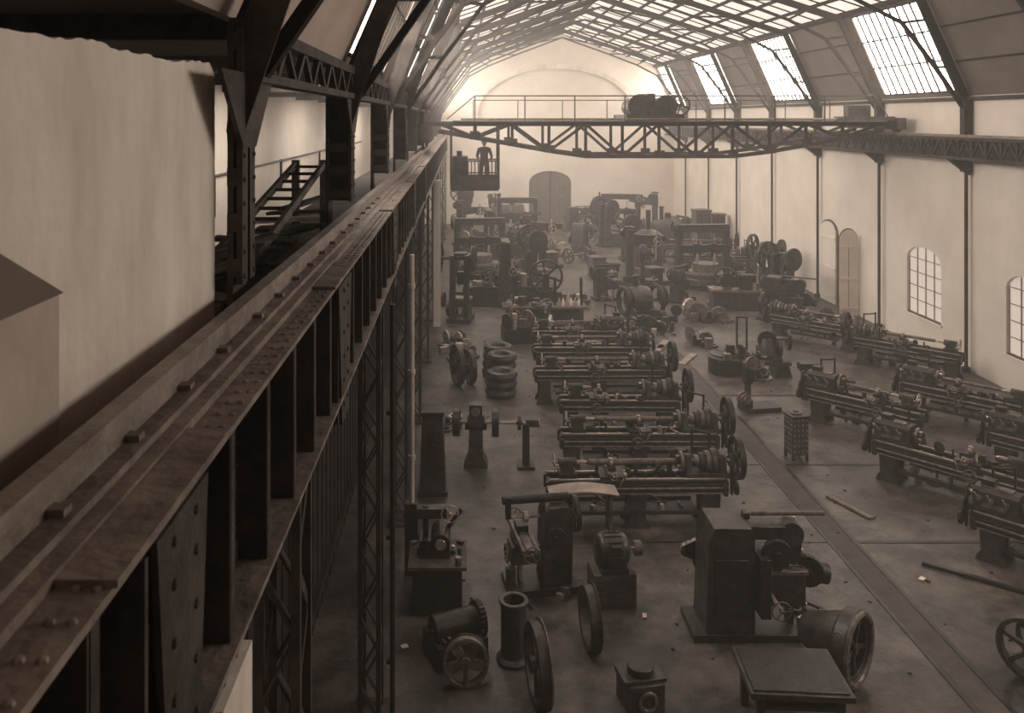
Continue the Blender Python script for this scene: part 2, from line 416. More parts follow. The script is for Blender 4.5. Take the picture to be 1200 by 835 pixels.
for z in(2,3.5,5): p.cyl((-.86,15,z),(-.86,15,z+.08),.065,PLASTER3,n=10)
p.b2((-.98,14.9,0),(-.75,15.1,1.25),IRON)
p.obj('white_downpipe')
p=MB(); p.b2((-1.05,32.7,0),(-.78,33.0,5.6),PLASTER); p.obj('plastered_pier')
p=MB(); p.cyl((AX+.05,5,6.35),(AX+.05,60,6.35),.04,IRON,n=8)
for j in range(4): p.b2((AX,24+j*9,5.2),(AX+.08,24.1+j*9,6.4),IRON)
p.obj('wall_conduit')
p=MB(); p.b2((-2.8,6.2,6.3),(-1.8,40,6.38),WOOD)
for j in range(13):
    p.beam((-2.75,6.5+j*2.6,6.3),(-2.4,6.5+j*2.6,5.8),.08,.08,STRUCT)
    p.b2((-2.5,6.45+j*2.6,0),(-2.4,6.55+j*2.6,6.3),WOOD)
p.obj('catwalk')
# timbers and a leaning ladder stacked on the catwalk
p=MB(); rr=random.Random(3)
for j in range(15):
    y=6.5+j*.42; p.box((-2.25+rr.uniform(-.08,.08),y,6.5+.06*(j%5)+rr.uniform(0,.04)),(.85+rr.uniform(0,.1),.2,.045),rr.choice([WOOD,WOOD,PALEW]),rz=rr.uniform(-.8,.8),ry=rr.uniform(-.3,.1))
for j in range(4): p.box((-1.98-j*.12,8.4,6.425+.05*j),(.14,4.2,.05),WOOD,rz=rr.uniform(-.03,.03))
for x in(-2.35,-1.95): p.beam((x-.0,7.0,6.5),(x,12.2,7.35),.05,.09,WOOD)
for k in range(12): t=(k+.5)/12; p.beam((-2.35,7.0+5.2*t,6.5+.85*t),(-1.95,7.0+5.2*t,6.5+.85*t),.04,.04,WOOD)
p.b2((-2.4,12.1,6.38),(-2.3,12.2,7.4),WOOD); p.b2((-2.0,12.1,6.38),(-1.9,12.2,7.4),WOOD)
p.obj('timber_planks')

# ---------------------------------------------------------------- overhead crane
c=MB(); YC=31.0
tops=7.78
def botz(x):
    if x<4.3: return 7.5+(6.6-7.5)*max(0,(x+.8))/(5.1)
    if x>10.3: return 6.6+(7.5-6.6)*min(1,(x-10.3)/4.9)
    return 6.6
for yy in(YC,YC+2.4):
    c.beam((-1.3,yy,tops),(15.6,yy,tops),.26,.16,STRUCT)
    xs=[-.8+16.0*j/12 for j in range(13)]
    for j in range(12):
        a,b=xs[j],xs[j+1]
        c.beam((a,yy,botz(a)),(b,yy,botz(b)),.2,.13,STRUCT)
        if j: c.beam((a,yy,botz(a)),(a,yy,tops),.1,.1,STRUCT)
        if j%2==0: c.beam((a,yy,tops),(b,yy,botz(b)),.09,.1,STRUCT)
        else: c.beam((a,yy,botz(a)),(b,yy,tops),.09,.1,STRUCT)
        if j: c.b2((a-.18,yy-.12,botz(a)-.05),(a+.18,yy-.09,botz(a)+.22),STRUCT)
for j in range(13):
    x=-.8+16*j/12; c.beam((x,YC,tops),(x,YC+2.4,tops),.08,.1,STRUCT); c.beam((x,YC,botz(x)),(x,YC+2.4,botz(x)),.06,.06,STRUCT)
c.b2((-.3,YC-.75,7.86),(15.1,YC-.05,7.9),WOOD)
for j in range(9):
    x=.5+14.2*j/8; c.cyl((x,YC-.7,7.9),(x,YC-.7,8.78),.025,STRUCT,n=6)
for z in(8.78,): c.cyl((.5,YC-.7,z),(14.7,YC-.7,z),.025,STRUCT,n=6)
c.cyl((-.5,YC-.7,7.95),(.5,YC-.7,8.78),.022,STRUCT,n=6); c.cyl((15.2,YC-.7,8.0),(14.7,YC-.7,8.78),.022,STRUCT,n=6)
for j in range(9):
    x=.5+14.2*j/8; c.cyl((x,YC+3,7.8),(x,YC+3,8.7),.02,STRUCT,n=6)
c.cyl((.5,YC+3,8.7),(14.7,YC+3,8.7),.02,STRUCT,n=6)
for j in range(9): x=.5+14.2*j/8; c.beam((x,YC+2.4,7.8),(x,YC+3.05,7.8),.06,.06,STRUCT)
c.b2((-1.38,YC-.9,7.1),(-1.12,YC+3.3,7.75),STRUCT)
for yy in(YC-.5,YC+2.9): c.cyl((-1.4,yy,7.11),(-1.3,yy,7.11),.24,IRON)
c.b2((15.42,YC-.9,7.6),(15.72,YC+3.3,8.0),STRUCT)
for yy in(YC-.5,YC+2.9): c.cyl((15.47,yy,7.73),(15.65,yy,7.73),.24,IRON)
c.b2((13.6,YC-.75,7.9),(15.4,YC+.1,8.05),IRON2); c.b2((13.9,YC-.4,8.05),(14.7,YC,8.45),IRON)
c.cyl((0,YC-.2,7.95),(15,YC-.2,7.95),.04,DULL,n=8)
t0=6.0
for yy in(YC,YC+2.4): c.b2((t0,yy-.1,7.9),(t0+2.1,yy+.1,8.1),IRON)
for x in(t0+.1,t0+1,t0+1.9): c.b2((x-.08,YC,7.95),(x+.08,YC+2.4,8.12),IRON)
c.cyl((t0+.55,YC+.3,8.4),(t0+.55,YC+2.1,8.4),.33,IRON2,n=18); c.cyl((t0+1.5,YC+.5,8.45),(t0+1.5,YC+1.9,8.45),.3,IRON,n=18)
c.gear((t0+.55,YC+.12,8.4),(0,1,0),.48,.12,IRON,26); c.gear((t0+1.5,YC+.15,8.42),(0,1,0),.42,.12,IRON,22); c.gear((t0+1.05,YC+.0,8.2),(0,1,0),.2,.1,IRON,14)
c.wheel((t0+1.95,YC-.1,8.45),(0,1,0),.36,.08,IRON,4)
c.b2((t0+.9,YC+.6,8.1),(t0+1.2,YC+1.5,8.9),IRON2)
for k in range(5): c.cyl((t0+.2+k*.35,YC+.2,8.1),(t0+.2+k*.35,YC+.2,8.5+.1*(k%3)),.03,IRON,n=6)
cx0,cx1,cy0,cy1,cz=-.35,1.35,YC-.6,YC+.7,5.46
c.b2((cx0,cy0,cz-.06),(cx1,cy1,cz),IRON2)
for x in(cx0,cx1):
    for yy in(cy0,cy1): c.b2((x-.035,yy-.035,cz),(x+.035,yy+.035,7.72),STRUCT)
for z in(cz+.5,cz+1.0):
    for yy in(cy0,cy1): c.beam((cx0,yy,z),(cx1,yy,z),.04,.05,STRUCT)
    for x in(cx0,cx1): c.beam((x,cy0,z),(x,cy1,z),.04,.05,STRUCT)
c.b2((cx0,cy0-.02,cz),(cx1,cy0,cz+.5),IRON2)
for j in range(1,14): x=cx0+(cx1-cx0)*j/14; c.b2((x-.02,cy0-.01,cz+.45),(x+.02,cy0+.01,cz+1),STRUCT)
c.b2((cx0+.05,cy0+.2,cz),(cx0+.6,cy1-.2,cz+1.15),IRON); c.cyl((cx0+.3,cy0+.4,cz+1.1),(cx0+.3,cy0+.4,cz+1.35),.1,IRON,n=10)
c.obj('overhead_travelling_crane')

# ---------------------------------------------------------------- crane operator
def skin_fig(name,verts,edges,rad,mt,parent,sub=2):
    me=bpy.data.meshes.new(name); me.from_pydata(verts,edges,[]); o=bpy.data.objects.new(name,me); scene.collection.objects.link(o)
    o.modifiers.new('skin','SKIN'); 
    for i,v in enumerate(me.skin_vertices[0].data): v.radius=(rad[i],rad[i]); v.use_root=(i==0)
    s_=o.modifiers.new('sub','SUBSURF'); s_.levels=sub; s_.render_levels=sub
    me.materials.append(mt); o.parent=parent; return o
op=bpy.data.objects.new('crane_operator',None); scene.collection.objects.link(op); op.location=(.85,YC+.05,cz)
V=[(0,0,.95),(0,-.02,1.15),(0,-.05,1.38),(0,-.07,1.50),
   (-.19,-.06,1.40),(-.26,-.12,1.15),(-.20,-.36,1.06),(.19,-.06,1.40),(.27,-.10,1.14),(.22,-.34,1.02),
   (-.1,0,.88),(-.12,-.03,.50),(-.12,.02,.09),(.1,0,.88),(.13,-.05,.50),(.14,.0,.09),(-.13,-.16,.045),(.16,-.18,.045)]
E=[(0,1),(1,2),(2,3),(2,4),(4,5),(5,6),(2,7),(7,8),(8,9),(0,10),(10,11),(11,12),(0,13),(13,14),(14,15),(12,16),(15,17)]
Rr=[.145,.135,.15,.06,.075,.05,.035,.075,.05,.035,.1,.075,.05,.1,.075,.05,.04,.04]
skin_fig('body',V,E,Rr,CLOTH,op)
h=MB(); hc=Vector((0,-.1,1.66))
prof=[(-.13,.03),(-.11,.055),(-.06,.075),(0,.085),(.05,.086),(.09,.065),(.12,.02)]
h.lathe(hc,(0,-.12,1),prof,SKIN,16); h.cyl(hc+Vector((0,-.02,-.18)),hc+Vector((0,0,-.08)),.05,SKIN,n=10)
h.prism([(-.012,1.62),(.012,1.62),(0,1.67)],-.215,-.17,SKIN,'xz')
for sx in(-1,1): h.cyl((sx*.085,-.1,1.64),(sx*.095,-.09,1.69),.02,SKIN,n=8); h.cyl((sx*.03,-.185,1.675),(sx*.03,-.178,1.675),.011,IRON,n=8)
h.box((0,-.182,1.595),(.04,.01,.01),IRON)
h.lathe((0,-.09,1.70),(0,-.05,1),[(0,.092),(.03,.11),(.06,.10),(.075,.03)],CLOTH,16); h.box((0,-.2,1.71),(.13,.09,.012),CLOTH,rx=.2)
h.obj('head',parent=op)
for nm,(wx,wy,wz) in (('hand_left',(-.20,-.36,1.06)),('hand_right',(.22,-.34,1.02))):
    vs=[(wx,wy,wz),(wx,wy-.05,wz-.01),(wx,wy-.09,wz-.02)];es=[(0,1),(1,2)];rd=[.026,.034,.034]
    for q in range(4):
        b=len(vs); ox=(q-1.5)*.022; ln=[.032,.04,.037,.028][q]
        vs+=[(wx+ox,wy-.105,wz-.02),(wx+ox,wy-.105-ln,wz-.035),(wx+ox,wy-.10-ln,wz-.07)]; es+=[(2,b),(b,b+1),(b+1,b+2)]; rd+=[.009,.009,.007]
    b=len(vs); sg=1 if wx<0 else -1
    vs+=[(wx+sg*.04,wy-.07,wz-.02),(wx+sg*.05,wy-.11,wz-.04)]; es+=[(1,b),(b,b+1)]; rd+=[.011,.009]
    skin_fig(nm,vs,es,rd,SKIN,op,1)

# ---------------------------------------------------------------- machines
def clutter(m,x0,x1,y0,y1,z,n,rg,mx=.12):
    for _ in range(n):
        x,y=rg.uniform(x0,x1),rg.uniform(y0,y1); q=rg.random(); mt=rg.choice([IRON,DULL,IRON2,IRON,IRON2,STEEL,WOOD])
        if q<.4: s_=[rg.uniform(.04,mx) for _ in range(3)]; m.box((x,y,z+s_[2]/2),s_,mt,rz=rg.uniform(0,3))
        elif q<.6: hh=rg.uniform(.05,mx*1.5); m.cyl((x,y,z),(x,y,z+hh),rg.uniform(.02,mx*.5),mt,n=10)
        elif q<.75: R=rg.uniform(mx*.4,mx); a=rg.uniform(0,3); m.gear((x,y,z+R),(math.cos(a),math.sin(a),0),R,mx*.25,mt,16)
        elif q<.85: R=rg.uniform(mx*.4,mx*.9); m.ring((x,y,z+mx*.15),(0,0,1),R,R*.6,mx*.3,mt,14)
        else: a=rg.uniform(0,3); l=rg.uniform(.1,.3); m.cyl((x-l*math.cos(a),y-l*math.sin(a),z+.025),(x+l*math.cos(a),y+l*math.sin(a),z+.025+rg.uniform(0,.1)),.022,mt,n=8)
def lathe(L=3.4,h=.9,seed=0,bigwheel=True,boxed=False):
    rg=random.Random(seed); m=MB(); hl=L/2
    for y in(-.19,.19):
        m.box((0,y,h-.13),(L*.97,.09,.24),IRON2); m.box((0,y,h+.0),(L*.95,.12,.04),IRON); m.box((0,y*1.0,h+.03),(L*.93,.045,.035),STEEL)
    n=int(L/.45)
    for j in range(n+1): m.box((-hl*.93+L*.93*j/n,0,h-.12),(.07,.32,.2),IRON)
    for j in range(n):  m.box((-hl*.93+L*.93*(j+.5)/n,-.24,h-.13),(L/n*.55,.012,.13),IRON)
    legs=[-hl+.35,hl-.4]+([0] if L>3.6 else [])
    for x in legs:
        m.prism([(x-.24,0),(x+.24,0),(x+.22,.09),(x+.15,.2),(x+.17,h-.25),(x-.17,h-.25),(x-.15,.2),(x-.22,.09)],-.28,-.2,IRON2)
        m.prism([(x-.24,0),(x+.24,0),(x+.22,.09),(x+.15,.2),(x+.17,h-.25),(x-.17,h-.25),(x-.15,.2),(x-.22,.09)],.2,.28,IRON2)
        m.box((x,0,h*.45),(.22,.42,h*.55),IRON)
    m.box((0,0,.3),(L-1.3,.62,.025),IRON)
    for y in(-.31,.31): m.box((0,y,.33),(L-1.3,.02,.08),IRON)
    clutter(m,-hl+.8,hl-.9,-.25,.25,.315,9,rg)
    m.cyl((-hl+.1,-.33,h-.1),(hl-.1,-.33,h-.1),.022,DULL,n=8); m.cyl((-hl+.1,-.33,h-.2),(hl-.1,-.33,h-.2),.015,DULL,n=8)
    for x in(-hl+.1,hl-.15): m.box((x,-.3,h-.15),(.08,.14,.2),IRON)
    xb=hl-.45; zs=h+.3
    m.box((xb,0,h+.08),(.85,.42,.1),IRON2)
    if boxed:
        m.prism([(-.2,h+.1),(.2,h+.1),(.19,h+.42),(.12,h+.48),(-.12,h+.48),(-.19,h+.42)],xb-.38,xb+.36,IRON2,'yz')
        for k in(-.2,.05,.25): m.cyl((xb+k,-.2,h+.3),(xb+k,-.25,h+.3),.045,DULL,n=10); m.cyl((xb+k,-.24,h+.3),(xb+k+.05,-.3,h+.42),.012,STEEL,n=6)
        m.box((xb,0,h+.49),(.5,.2,.03),DULL); m.box((xb+.15,.02,h+.55),(.22,.2,.12),IRON); m.box((xb,-.215,h+.2),(.4,.02,.08),DULL)
    else:
        for x in(xb-.36,xb+.32): m.prism([(-.18,h+.1),(.18,h+.1),(.1,zs+.1),(.05,zs+.14),(-.05,zs+.14),(-.1,zs+.1)],x-.06,x+.06,IRON2,'yz')
        for k,rr_ in enumerate((.12,.16,.2,.24)): m.cyl((xb-.24+k*.11,0,zs),(xb-.24+k*.11+.1,0,zs),rr_,IRON2 if k%2 else DULL,n=20)
        m.cyl((xb-.3,.24,zs+.02),(xb+.3,.24,zs+.02),.03,IRON,n=8); m.gear((xb-.26,.24,zs+.02),(1,0,0),.13,.07,IRON,18); m.gear((xb+.25,.22,zs+.02),(1,0,0),.15,.07,IRON,18); m.gear((xb+.24,0,zs),(1,0,0),.22,.05,IRON,26)
    m.cyl((xb-.55,0,zs),(xb+.55,0,zs),.045,STEEL,n=12)
    R=rg.choice([.17,.2,.24]); m.cyl((xb-.52,0,zs),(xb-.46,0,zs),R,DULL,n=24); m.cyl((xb-.6,0,zs),(xb-.52,0,zs),R*.6,IRON,n=20)
    for k in range(4): a=TAU*k/4+.4; m.box((xb-.56,R*.6*math.cos(a),zs+R*.6*math.sin(a)),(.07,.05,.05),STEEL,rx=a)
    m.gear((hl+.06,0,zs),(1,0,0),.13,.06,IRON,18); m.gear((hl+.06,-.15,zs-.22),(1,0,0),.17,.05,IRON2,22); m.gear((hl+.06,-.3,h-.1),(1,0,0),.14,.05,IRON,18)
    m.box((hl+.02,-.16,h+.0),(.03,.1,.6),IRON)
    if bigwheel: m.wheel((hl+.2,.05,zs+.05),(1,0,0),.42,.11,IRON,6,.1); m.cyl((hl,.05,zs+.05),(hl+.28,.05,zs+.05),.03,IRON,n=8)
    m.b2((xb-.2,.3,h-.1),(xb-.16,.34,h+.85),IRON); m.b2((xb+.16,.3,h-.1),(xb+.2,.34,h+.75),IRON); m.beam((xb-.18,.32,h+.8),(xb+.18,.32,h+.72),.03,.04,IRON)
    xt=-hl+.4+rg.uniform(0,.25)
    m.box((xt,0,h+.08),(.34,.38,.1),IRON); m.prism([(xt-.14,h+.1),(xt+.14,h+.1),(xt+.1,zs+.06),(xt-.1,zs+.06)],-.08,.08,IRON2)
    m.cyl((xt-.18,0,zs),(xt+.18,0,zs),.085,IRON2,n=14); m.cyl((xt+.18,0,zs),(xt+.34,0,zs),.035,STEEL,n=10); m.cyl((xt+.34,0,zs),(xt+.42,0,zs),.035,STEEL,.004,n=10)
    m.hand((xt-.26,0,zs),(1,0,0),.15,STEEL); m.cyl((xt-.3,0,zs),(xt-.18,0,zs),.02,STEEL,n=8)
    xc=rg.uniform(-.35,.15)*hl; 
    m.box((xc,0,h+.07),(.5,.5,.06),IRON); m.box((xc,-.29,h-.12),(.42,.07,.34),IRON2); m.box((xc,-.02,h+.14),(.2,.5,.08),DULL)
    m.box((xc,-.05,h+.22),(.14,.26,.07),IRON); m.cyl((xc,-.02,h+.25),(xc,-.02,h+.38),.04,STEEL,n=10); m.box((xc,0,h+.31),(.05,.26,.05),STEEL)
    m.hand((xc-.1,-.36,h-.12),(0,1,0),.12,DULL); m.hand((xc,-.36,h+.15),(0,1,0),.07,STEEL); m.cyl((xc,-.38,h+.15),(xc,-.2,h+.15),.015,STEEL,n=6)
    m.cyl((xc+.12,-.34,h-.05),(xc+.18,-.38,h+.12),.012,STEEL,n=6)
    if rg.random()<.8: m.cyl((xt+.42,0,zs),(xb-.58,0,zs),rg.uniform(.03,.07),DULL,n=12)
    clutter(m,-hl+.7,hl-1,-.15,.15,h+.045,10,rg,.15)
    clutter(m,-hl+.4,hl-.4,.35,.55,0,6,rg,.22)
    return m
def shaper(seed=0):
    rg=random.Random(seed); m=MB()
    m.box((.1,0,.06),(2.3,.8,.12),IRON); m.prism([(-.85,.12),(-.1,.12),(-.1,1.55),(-.15,1.72),(-.72,1.72),(-.8,1.5)],-.36,.36,IRON2)
    m.box((-.45,-.37,.8),(.5,.03,.9),IRON); m.box((0,0,1.55),(.9,.3,.2),IRON2)
    m.cyl((-.1,.1,1.75),(1.15,.1,1.75),.035,DULL,n=10); m.box((-.1,.1,1.73),(.1,.14,.1),IRON)
    m.cyl((.55,-.12,1.5),(.55,.12,1.5),.2,IRON2,n=18); m.box((.63,0,1.32),(.16,.22,.5),IRON,ry=.1); m.box((.73,0,1.1),(.07,.1,.3),STEEL); m.cyl((.63,0,1.5),(.63,0,1.75),.02,STEEL,n=8)
    m.gear((.25,-.3,1.3),(0,1,0),.24,.08,IRON,24); m.gear((.8,-.1,.95),(.3,1,0),.25,.1,IRON,26); m.cyl((.6,0,.95),(1.15,0,.85),.16,IRON,n=14)
    m.box((.03,0,.85),(.16,.95,.9),IRON); m.box((.4,0,.75),(.6,.6,.5),IRON2); m.box((.4,0,1.02),(.66,.66,.06),DULL)
    for k in(-.2,0,.2): m.box((.4,k,1.055),(.66,.05,.012),IRON)
    m.box((.55,0,.35),(.1,.15,.6),IRON); m.cyl((.15,-.75,.7),(.15,.6,.7),.03,STEEL,n=8); m.hand((.15,-.78,.7),(0,1,0),.14,DULL)
    m.wheel((-.45,.5,.85),(0,1,0),.38,.1,IRON,5); m.cyl((-.45,-.4,.85),(-.45,.6,.85),.04,IRON,n=8)
    for k in range(3): m.cyl((-.95+.1*k,.4,1.0),(-.95+.1*k,.5,1.0),.1+.04*k,DULL,n=16)
    clutter(m,.7,1.15,-.35,.35,.12,10,rg,.2); clutter(m,.2,.6,-.25,.25,1.06,5,rg,.15)
    return m
def miller(seed=0):
    rg=random.Random(seed); m=MB()
    m.box((0,0,.06),(1.2,.7,.12),IRON); m.prism([(-.5,.12),(0,.12),(-.03,1.25),(-.12,1.42),(-.45,1.42),(-.52,1.2)],-.25,.25,IRON2)
    for k,r_ in enumerate((.11,.15,.19,.23)): m.cyl((-.42+k*.09,0,1.2),(-.34+k*.09,0,1.2),r_+.02,DULL,n=18)
    m.cyl((-.5,0,1.5),(.65,0,1.5),.07,IRON,n=12); m.box((.55,0,1.38),(.08,.14,.36),IRON); m.cyl((-.0,0,1.2),(.6,0,1.2),.03,STEEL,n=8); m.gear((.25,0,1.2),(1,0,0),.09,.08,STEEL,14)
    m.box((.28,0,.62),(.5,.36,.3),IRON2); m.box((.3,0,.82),(.34,.5,.1),IRON); m.box((.3,0,.91),(.3,1.3,.08),DULL)
    for k in(-.08,.08): m.box((.3+k,0,.953),(.03,1.3,.01),IRON)
    m.cyl((.35,0,.12),(.35,0,.5),.05,STEEL,n=10); m.hand((.58,-.0,.6),(1,0,0),.15,DULL); m.hand((.3,-.72,.9),(0,1,0),.13,DULL); m.hand((.3,.72,.9),(0,1,0),.13,DULL)
    m.box((.3,.1,1.0),(.2,.25,.1),IRON); m.wheel((-.62,0,1.2),(1,0,0),.3,.08,IRON,5); m.gear((-.2,-.3,.95),(0,1,0),.18,.06,IRON,20)
    m.cyl((-.3,-.32,.5),(-.3,-.26,.5),.12,IRON,n=14); clutter(m,-.5,.5,-.5,-.3,0.0,6,rg,.2); clutter(m,-.3,.6,-.2,.2,.12,5,rg,.18)
    return m
def drill(h=2.0,seed=0):
    m=MB(); m.box((.15,0,.06),(1.0,.6,.12),IRON); m.cyl((-.2,0,.12),(-.2,0,h),.09,IRON2,n=14); m.cyl((-.2,0,.12),(-.2,0,.3),.14,IRON,n=14)
    m.cyl((.2,0,.85),(.2,0,.9),.3,DULL,n=24); m.box((0,0,.83),(.45,.12,.1),IRON); m.cyl((-.2,0,.75),(-.2,0,.95),.13,IRON,n=12)
    m.prism([(-.32,h-.5),(.3,h-.35),(.32,h-.2),(-.05,h+.02),(-.32,h+.02)],-.09,.09,IRON2); m.cyl((.25,0,h-.55),(.25,0,h+.1),.045,STEEL,n=10); m.cyl((.25,0,h-.6),(.25,0,h-.5),.02,STEEL,n=8)
    for k in range(3): m.cyl((-.2,-.1-.09*k,h+.05),(-.2,-.02-.09*k,h+.05),.1+.05*k,DULL,n=18)
    for k in range(3): m.cyl((-.35,-.1-.09*k,.35),(-.35,-.02-.09*k,.35),.2-.05*k,DULL,n=18)
    m.gear((.25,0,h+.12),(0,0,1),.13,.05,IRON,16); m.gear((.13,0,h+.2),(1,0,0),.1,.05,IRON,14); m.cyl((-.3,0,h+.2),(.2,0,h+.2),.025,IRON,n=8)
    m.hand((.1,-.22,h-.3),(0,1,0),.2,DULL); m.cyl((.1,-.25,h-.3),(.1,.1,h-.3),.02,STEEL,n=8); m.cyl((.3,-.1,.9),(.3,.1,.98),.07,IRON,n=10)
    return m
def planer(L=4.5,seed=0):
    rg=random.Random(seed); m=MB(); hl=L/2
    m.box((0,0,.3),(L,1.1,.6),IRON2); m.box((0,0,.04),(L+.1,1.25,.08),IRON); m.box((0.1,0,.72),(L*.8,1.0,.16),IRON)
    for j in range(6): m.box((-hl+.45+j*(L-.9)/5,-.56,.32),(.45,.03,.35),IRON)
    for k in(-.35,-.12,.12,.35): m.box((.1,k,.805),(L*.8,.06,.012),DULL)
    for y in(-.72,.72): m.prism([(-.45,0),(.35,0),(.25,.9),(.2,2.7),(-.15,2.7),(-.2,1.2)],y-.13,y+.13,IRON2)
    m.box((.02,0,2.6),(.35,1.5,.25),IRON2); m.box((.3,0,1.55),(.16,1.7,.3),IRON); m.cyl((.4,-.85,1.55),(.4,.85,1.55),.03,STEEL,n=8)
    for y in(-.25,.3): m.box((.45,y,1.5),(.14,.28,.45),IRON); m.box((.5,y,1.2),(.08,.1,.3),STEEL); m.cyl((.45,y,1.7),(.45,y,2.0),.02,STEEL,n=8)
    for k in range(3): m.wheel((-.6+.0*k,.98+.13*k,.9),(0,1,0),.42-.03*k,.11,IRON,5)
    m.wheel((-.1,-.95,2.5),(0,1,0),.3,.1,IRON,5); m.cyl((-.6,-.7,.9),(-.6,1.4,.9),.05,IRON,n=10); m.gear((.6,-.68,.5),(0,1,0),.35,.08,IRON,30)
    m.wheel((1.7,-.72,1.3),(0,1,0),.72,.14,IRON,6); m.b2((1.55,-.62,.6),(1.85,-.4,1.4),IRON2)
    m.hand((.3,-.98,1.55),(0,1,0),.18,STEEL); clutter(m,-1.5,1.5,-.4,.4,.81,26,rg,.45)
    return m
def press(h=2.2,seed=0):
    m=MB(); m.box((0,0,.08),(1.3,.9,.16),IRON)
    for y in(-.28,.28): m.prism([(-.5,.16),(.5,.16),(.5,.75),(.0,.8),(-.1,1.0),(-.05,h*.68),(.42,h*.72),(.42,h),(-.45,h)],y-.09,y+.09,IRON2)
    m.box((.25,0,.8),(.6,.8,.1),DULL); m.box((.28,0,h*.62),(.28,.36,.5),IRON); m.cyl((-.1,-.7,h-.15),(-.1,.9,h-.15),.06,IRON,n=10)
    m.wheel((-.1,.85,h-.15),(0,1,0),.62,.14,IRON,6,.14); m.gear((-.1,-.55,h-.15),(0,1,0),.5,.12,IRON,36); m.gear((-.45,-.55,h-.75),(0,1,0),.18,.12,IRON,16)
    m.box((0,0,h+.03),(.5,.5,.08),IRON); m.wheel((-.5,.6,.9),(0,1,0),.3,.1,IRON,5)
    clutter(m,-.5,.5,-.45,.45,.16,8,random.Random(int(h*100)),.25)
    return m
def grinder(seed=0):
    m=MB(); m.prism([(-.28,0),(.28,0),(.25,.1),(.17,.25),(.15,.85),(-.15,.85),(-.17,.25),(-.25,.1)],-.22,.22,IRON2); m.cyl((-.6,0,.98),(1.4,0,.98),.035,STEEL,n=10)
    m.box((0,0,.93),(.5,.3,.16),IRON); m.cyl((-.2,0,.98),(.2,0,.98),.17,IRON,n=18)
    for x in(-.45,.45): m.cyl((x-.05,0,.98),(x+.05,0,.98),.27,DULL,n=24); m.ring((x,0,.98),(1,0,0),.32,.28,.16,IRON)
    m.box((1.15,0,.5),(.16,.3,1.0),IRON); m.box((1.15,0,.03),(.4,.5,.06),IRON); m.gear((1.0,0,.98),(1,0,0),.16,.08,IRON); m.box((1.3,0,1.0),(.3,.2,.16),IRON2); m.hand((1.45,0,.98),(1,0,0),.12,STEEL)
    m.box((0,-.1,1.2),(.3,.3,.5),IRON2); m.cyl((0,-.1,1.3),(0,-.3,1.3),.1,DULL,n=14)
    return m
def boring_mill(seed=0):
    m=MB(); m.lathe((0,0,0),(0,0,1),[(0,1.1),(.45,1.05),(.5,.95),(.5,1.0),(.68,1.0),(.7,.95)],IRON2,28); m.cyl((0,0,.7),(0,0,.74),.9,DULL,n=28)
    for x in(-1.15,1.15): m.prism([(.1,0),(.9,0),(.6,1.2),(.55,2.9),(.25,2.9),(.2,1.0)],x-.14,x+.14,IRON2,'yz')
    m.box((0,.35,2.75),(2.5,.35,.35),IRON2); m.box((0,.15,1.8),(2.5,.2,.34),IRON)
    for x in(-.45,.4): m.box((x,-.02,1.75),(.3,.16,.6),IRON); m.box((x,-.05,1.3),(.12,.12,.6),STEEL); m.cyl((x,0,2.0),(x,0,2.5),.03,STEEL,n=8)
    m.gear((0,0,.2),(0,0,1),1.2,.12,IRON,48); m.wheel((1.5,.5,.9),(1,0,0),.45,.12,IRON,6); m.wheel((-1.4,.4,2.7),(1,0,0),.35,.1,IRON,5); m.lathe((0,0,.74),(0,0,1),[(0,.6),(.4,.6),(.42,.3)],DULL,20)
    return m
def boiler(L=2.4,R=.6):
    m=MB(); m.lathe((-L/2,0,R+.35),(1,0,0),[(-.12,R*.3),(-.06,R*.8),(0,R),(.04,R*1.03),(.1,R),(L*.5,R),(L*.5+.05,R*1.03),(L*.5+.1,R),(L-.1,R),(L-.04,R*1.03),(L,R),(L+.06,R*.8),(L+.12,R*.3)],IRON2,26)
    for x in(-L*.3,L*.3): m.prism([(-R*.8,0),(R*.8,0),(R*.6,.55),(-R*.6,.55)],x-.1,x+.1,IRON,'yz')
    m.lathe((L*.15,0,2*R+.3),(0,0,1),[(0,.2),(.3,.2),(.36,.1)],IRON,14); m.cyl((-L*.3,0,2*R+.3),(-L*.3,0,2*R+1.1),.12,IRON,n=12); m.ring((-L*.3,0,2*R+1.1),(0,0,1),.17,.1,.08,IRON,14)
    m.torus((L/2+.12,0,R+.35),(1,0,0),R*.4,.04,DULL,16,6)
    return m
def motor(seed=0,ped=.55):
    m=MB()
    m.box((0,0,ped/2),(.7,.5,ped),WOOD); 
    for k in range(3): m.box((0,-.255,ped*(k+.5)/3),(.68,.012,.02),IRON)
    z=ped+.3; m.lathe((-.28,0,z),(1,0,0),[(0,.1),(.02,.2),(.07,.25),(.12,.26),(.13,.28),(.43,.28),(.44,.26),(.49,.25),(.54,.2),(.56,.1)],IRON2,24)
    for k in range(16): a=TAU*k/16; m.box((0,.285*math.cos(a),z+.285*math.sin(a)),(.28,.03,.015),IRON,rx=a)
    m.box((0,0,ped+.04),(.45,.5,.08),IRON); m.cyl((.28,0,z),(.42,0,z),.03,STEEL,n=8); m.cyl((.38,0,z),(.5,0,z),.12,DULL,n=16); m.box((0,-.27,z+.12),(.16,.1,.14),IRON)
    m.torus((0,0,z+.31),(0,1,0),.05,.012,IRON,12,5)
    return m
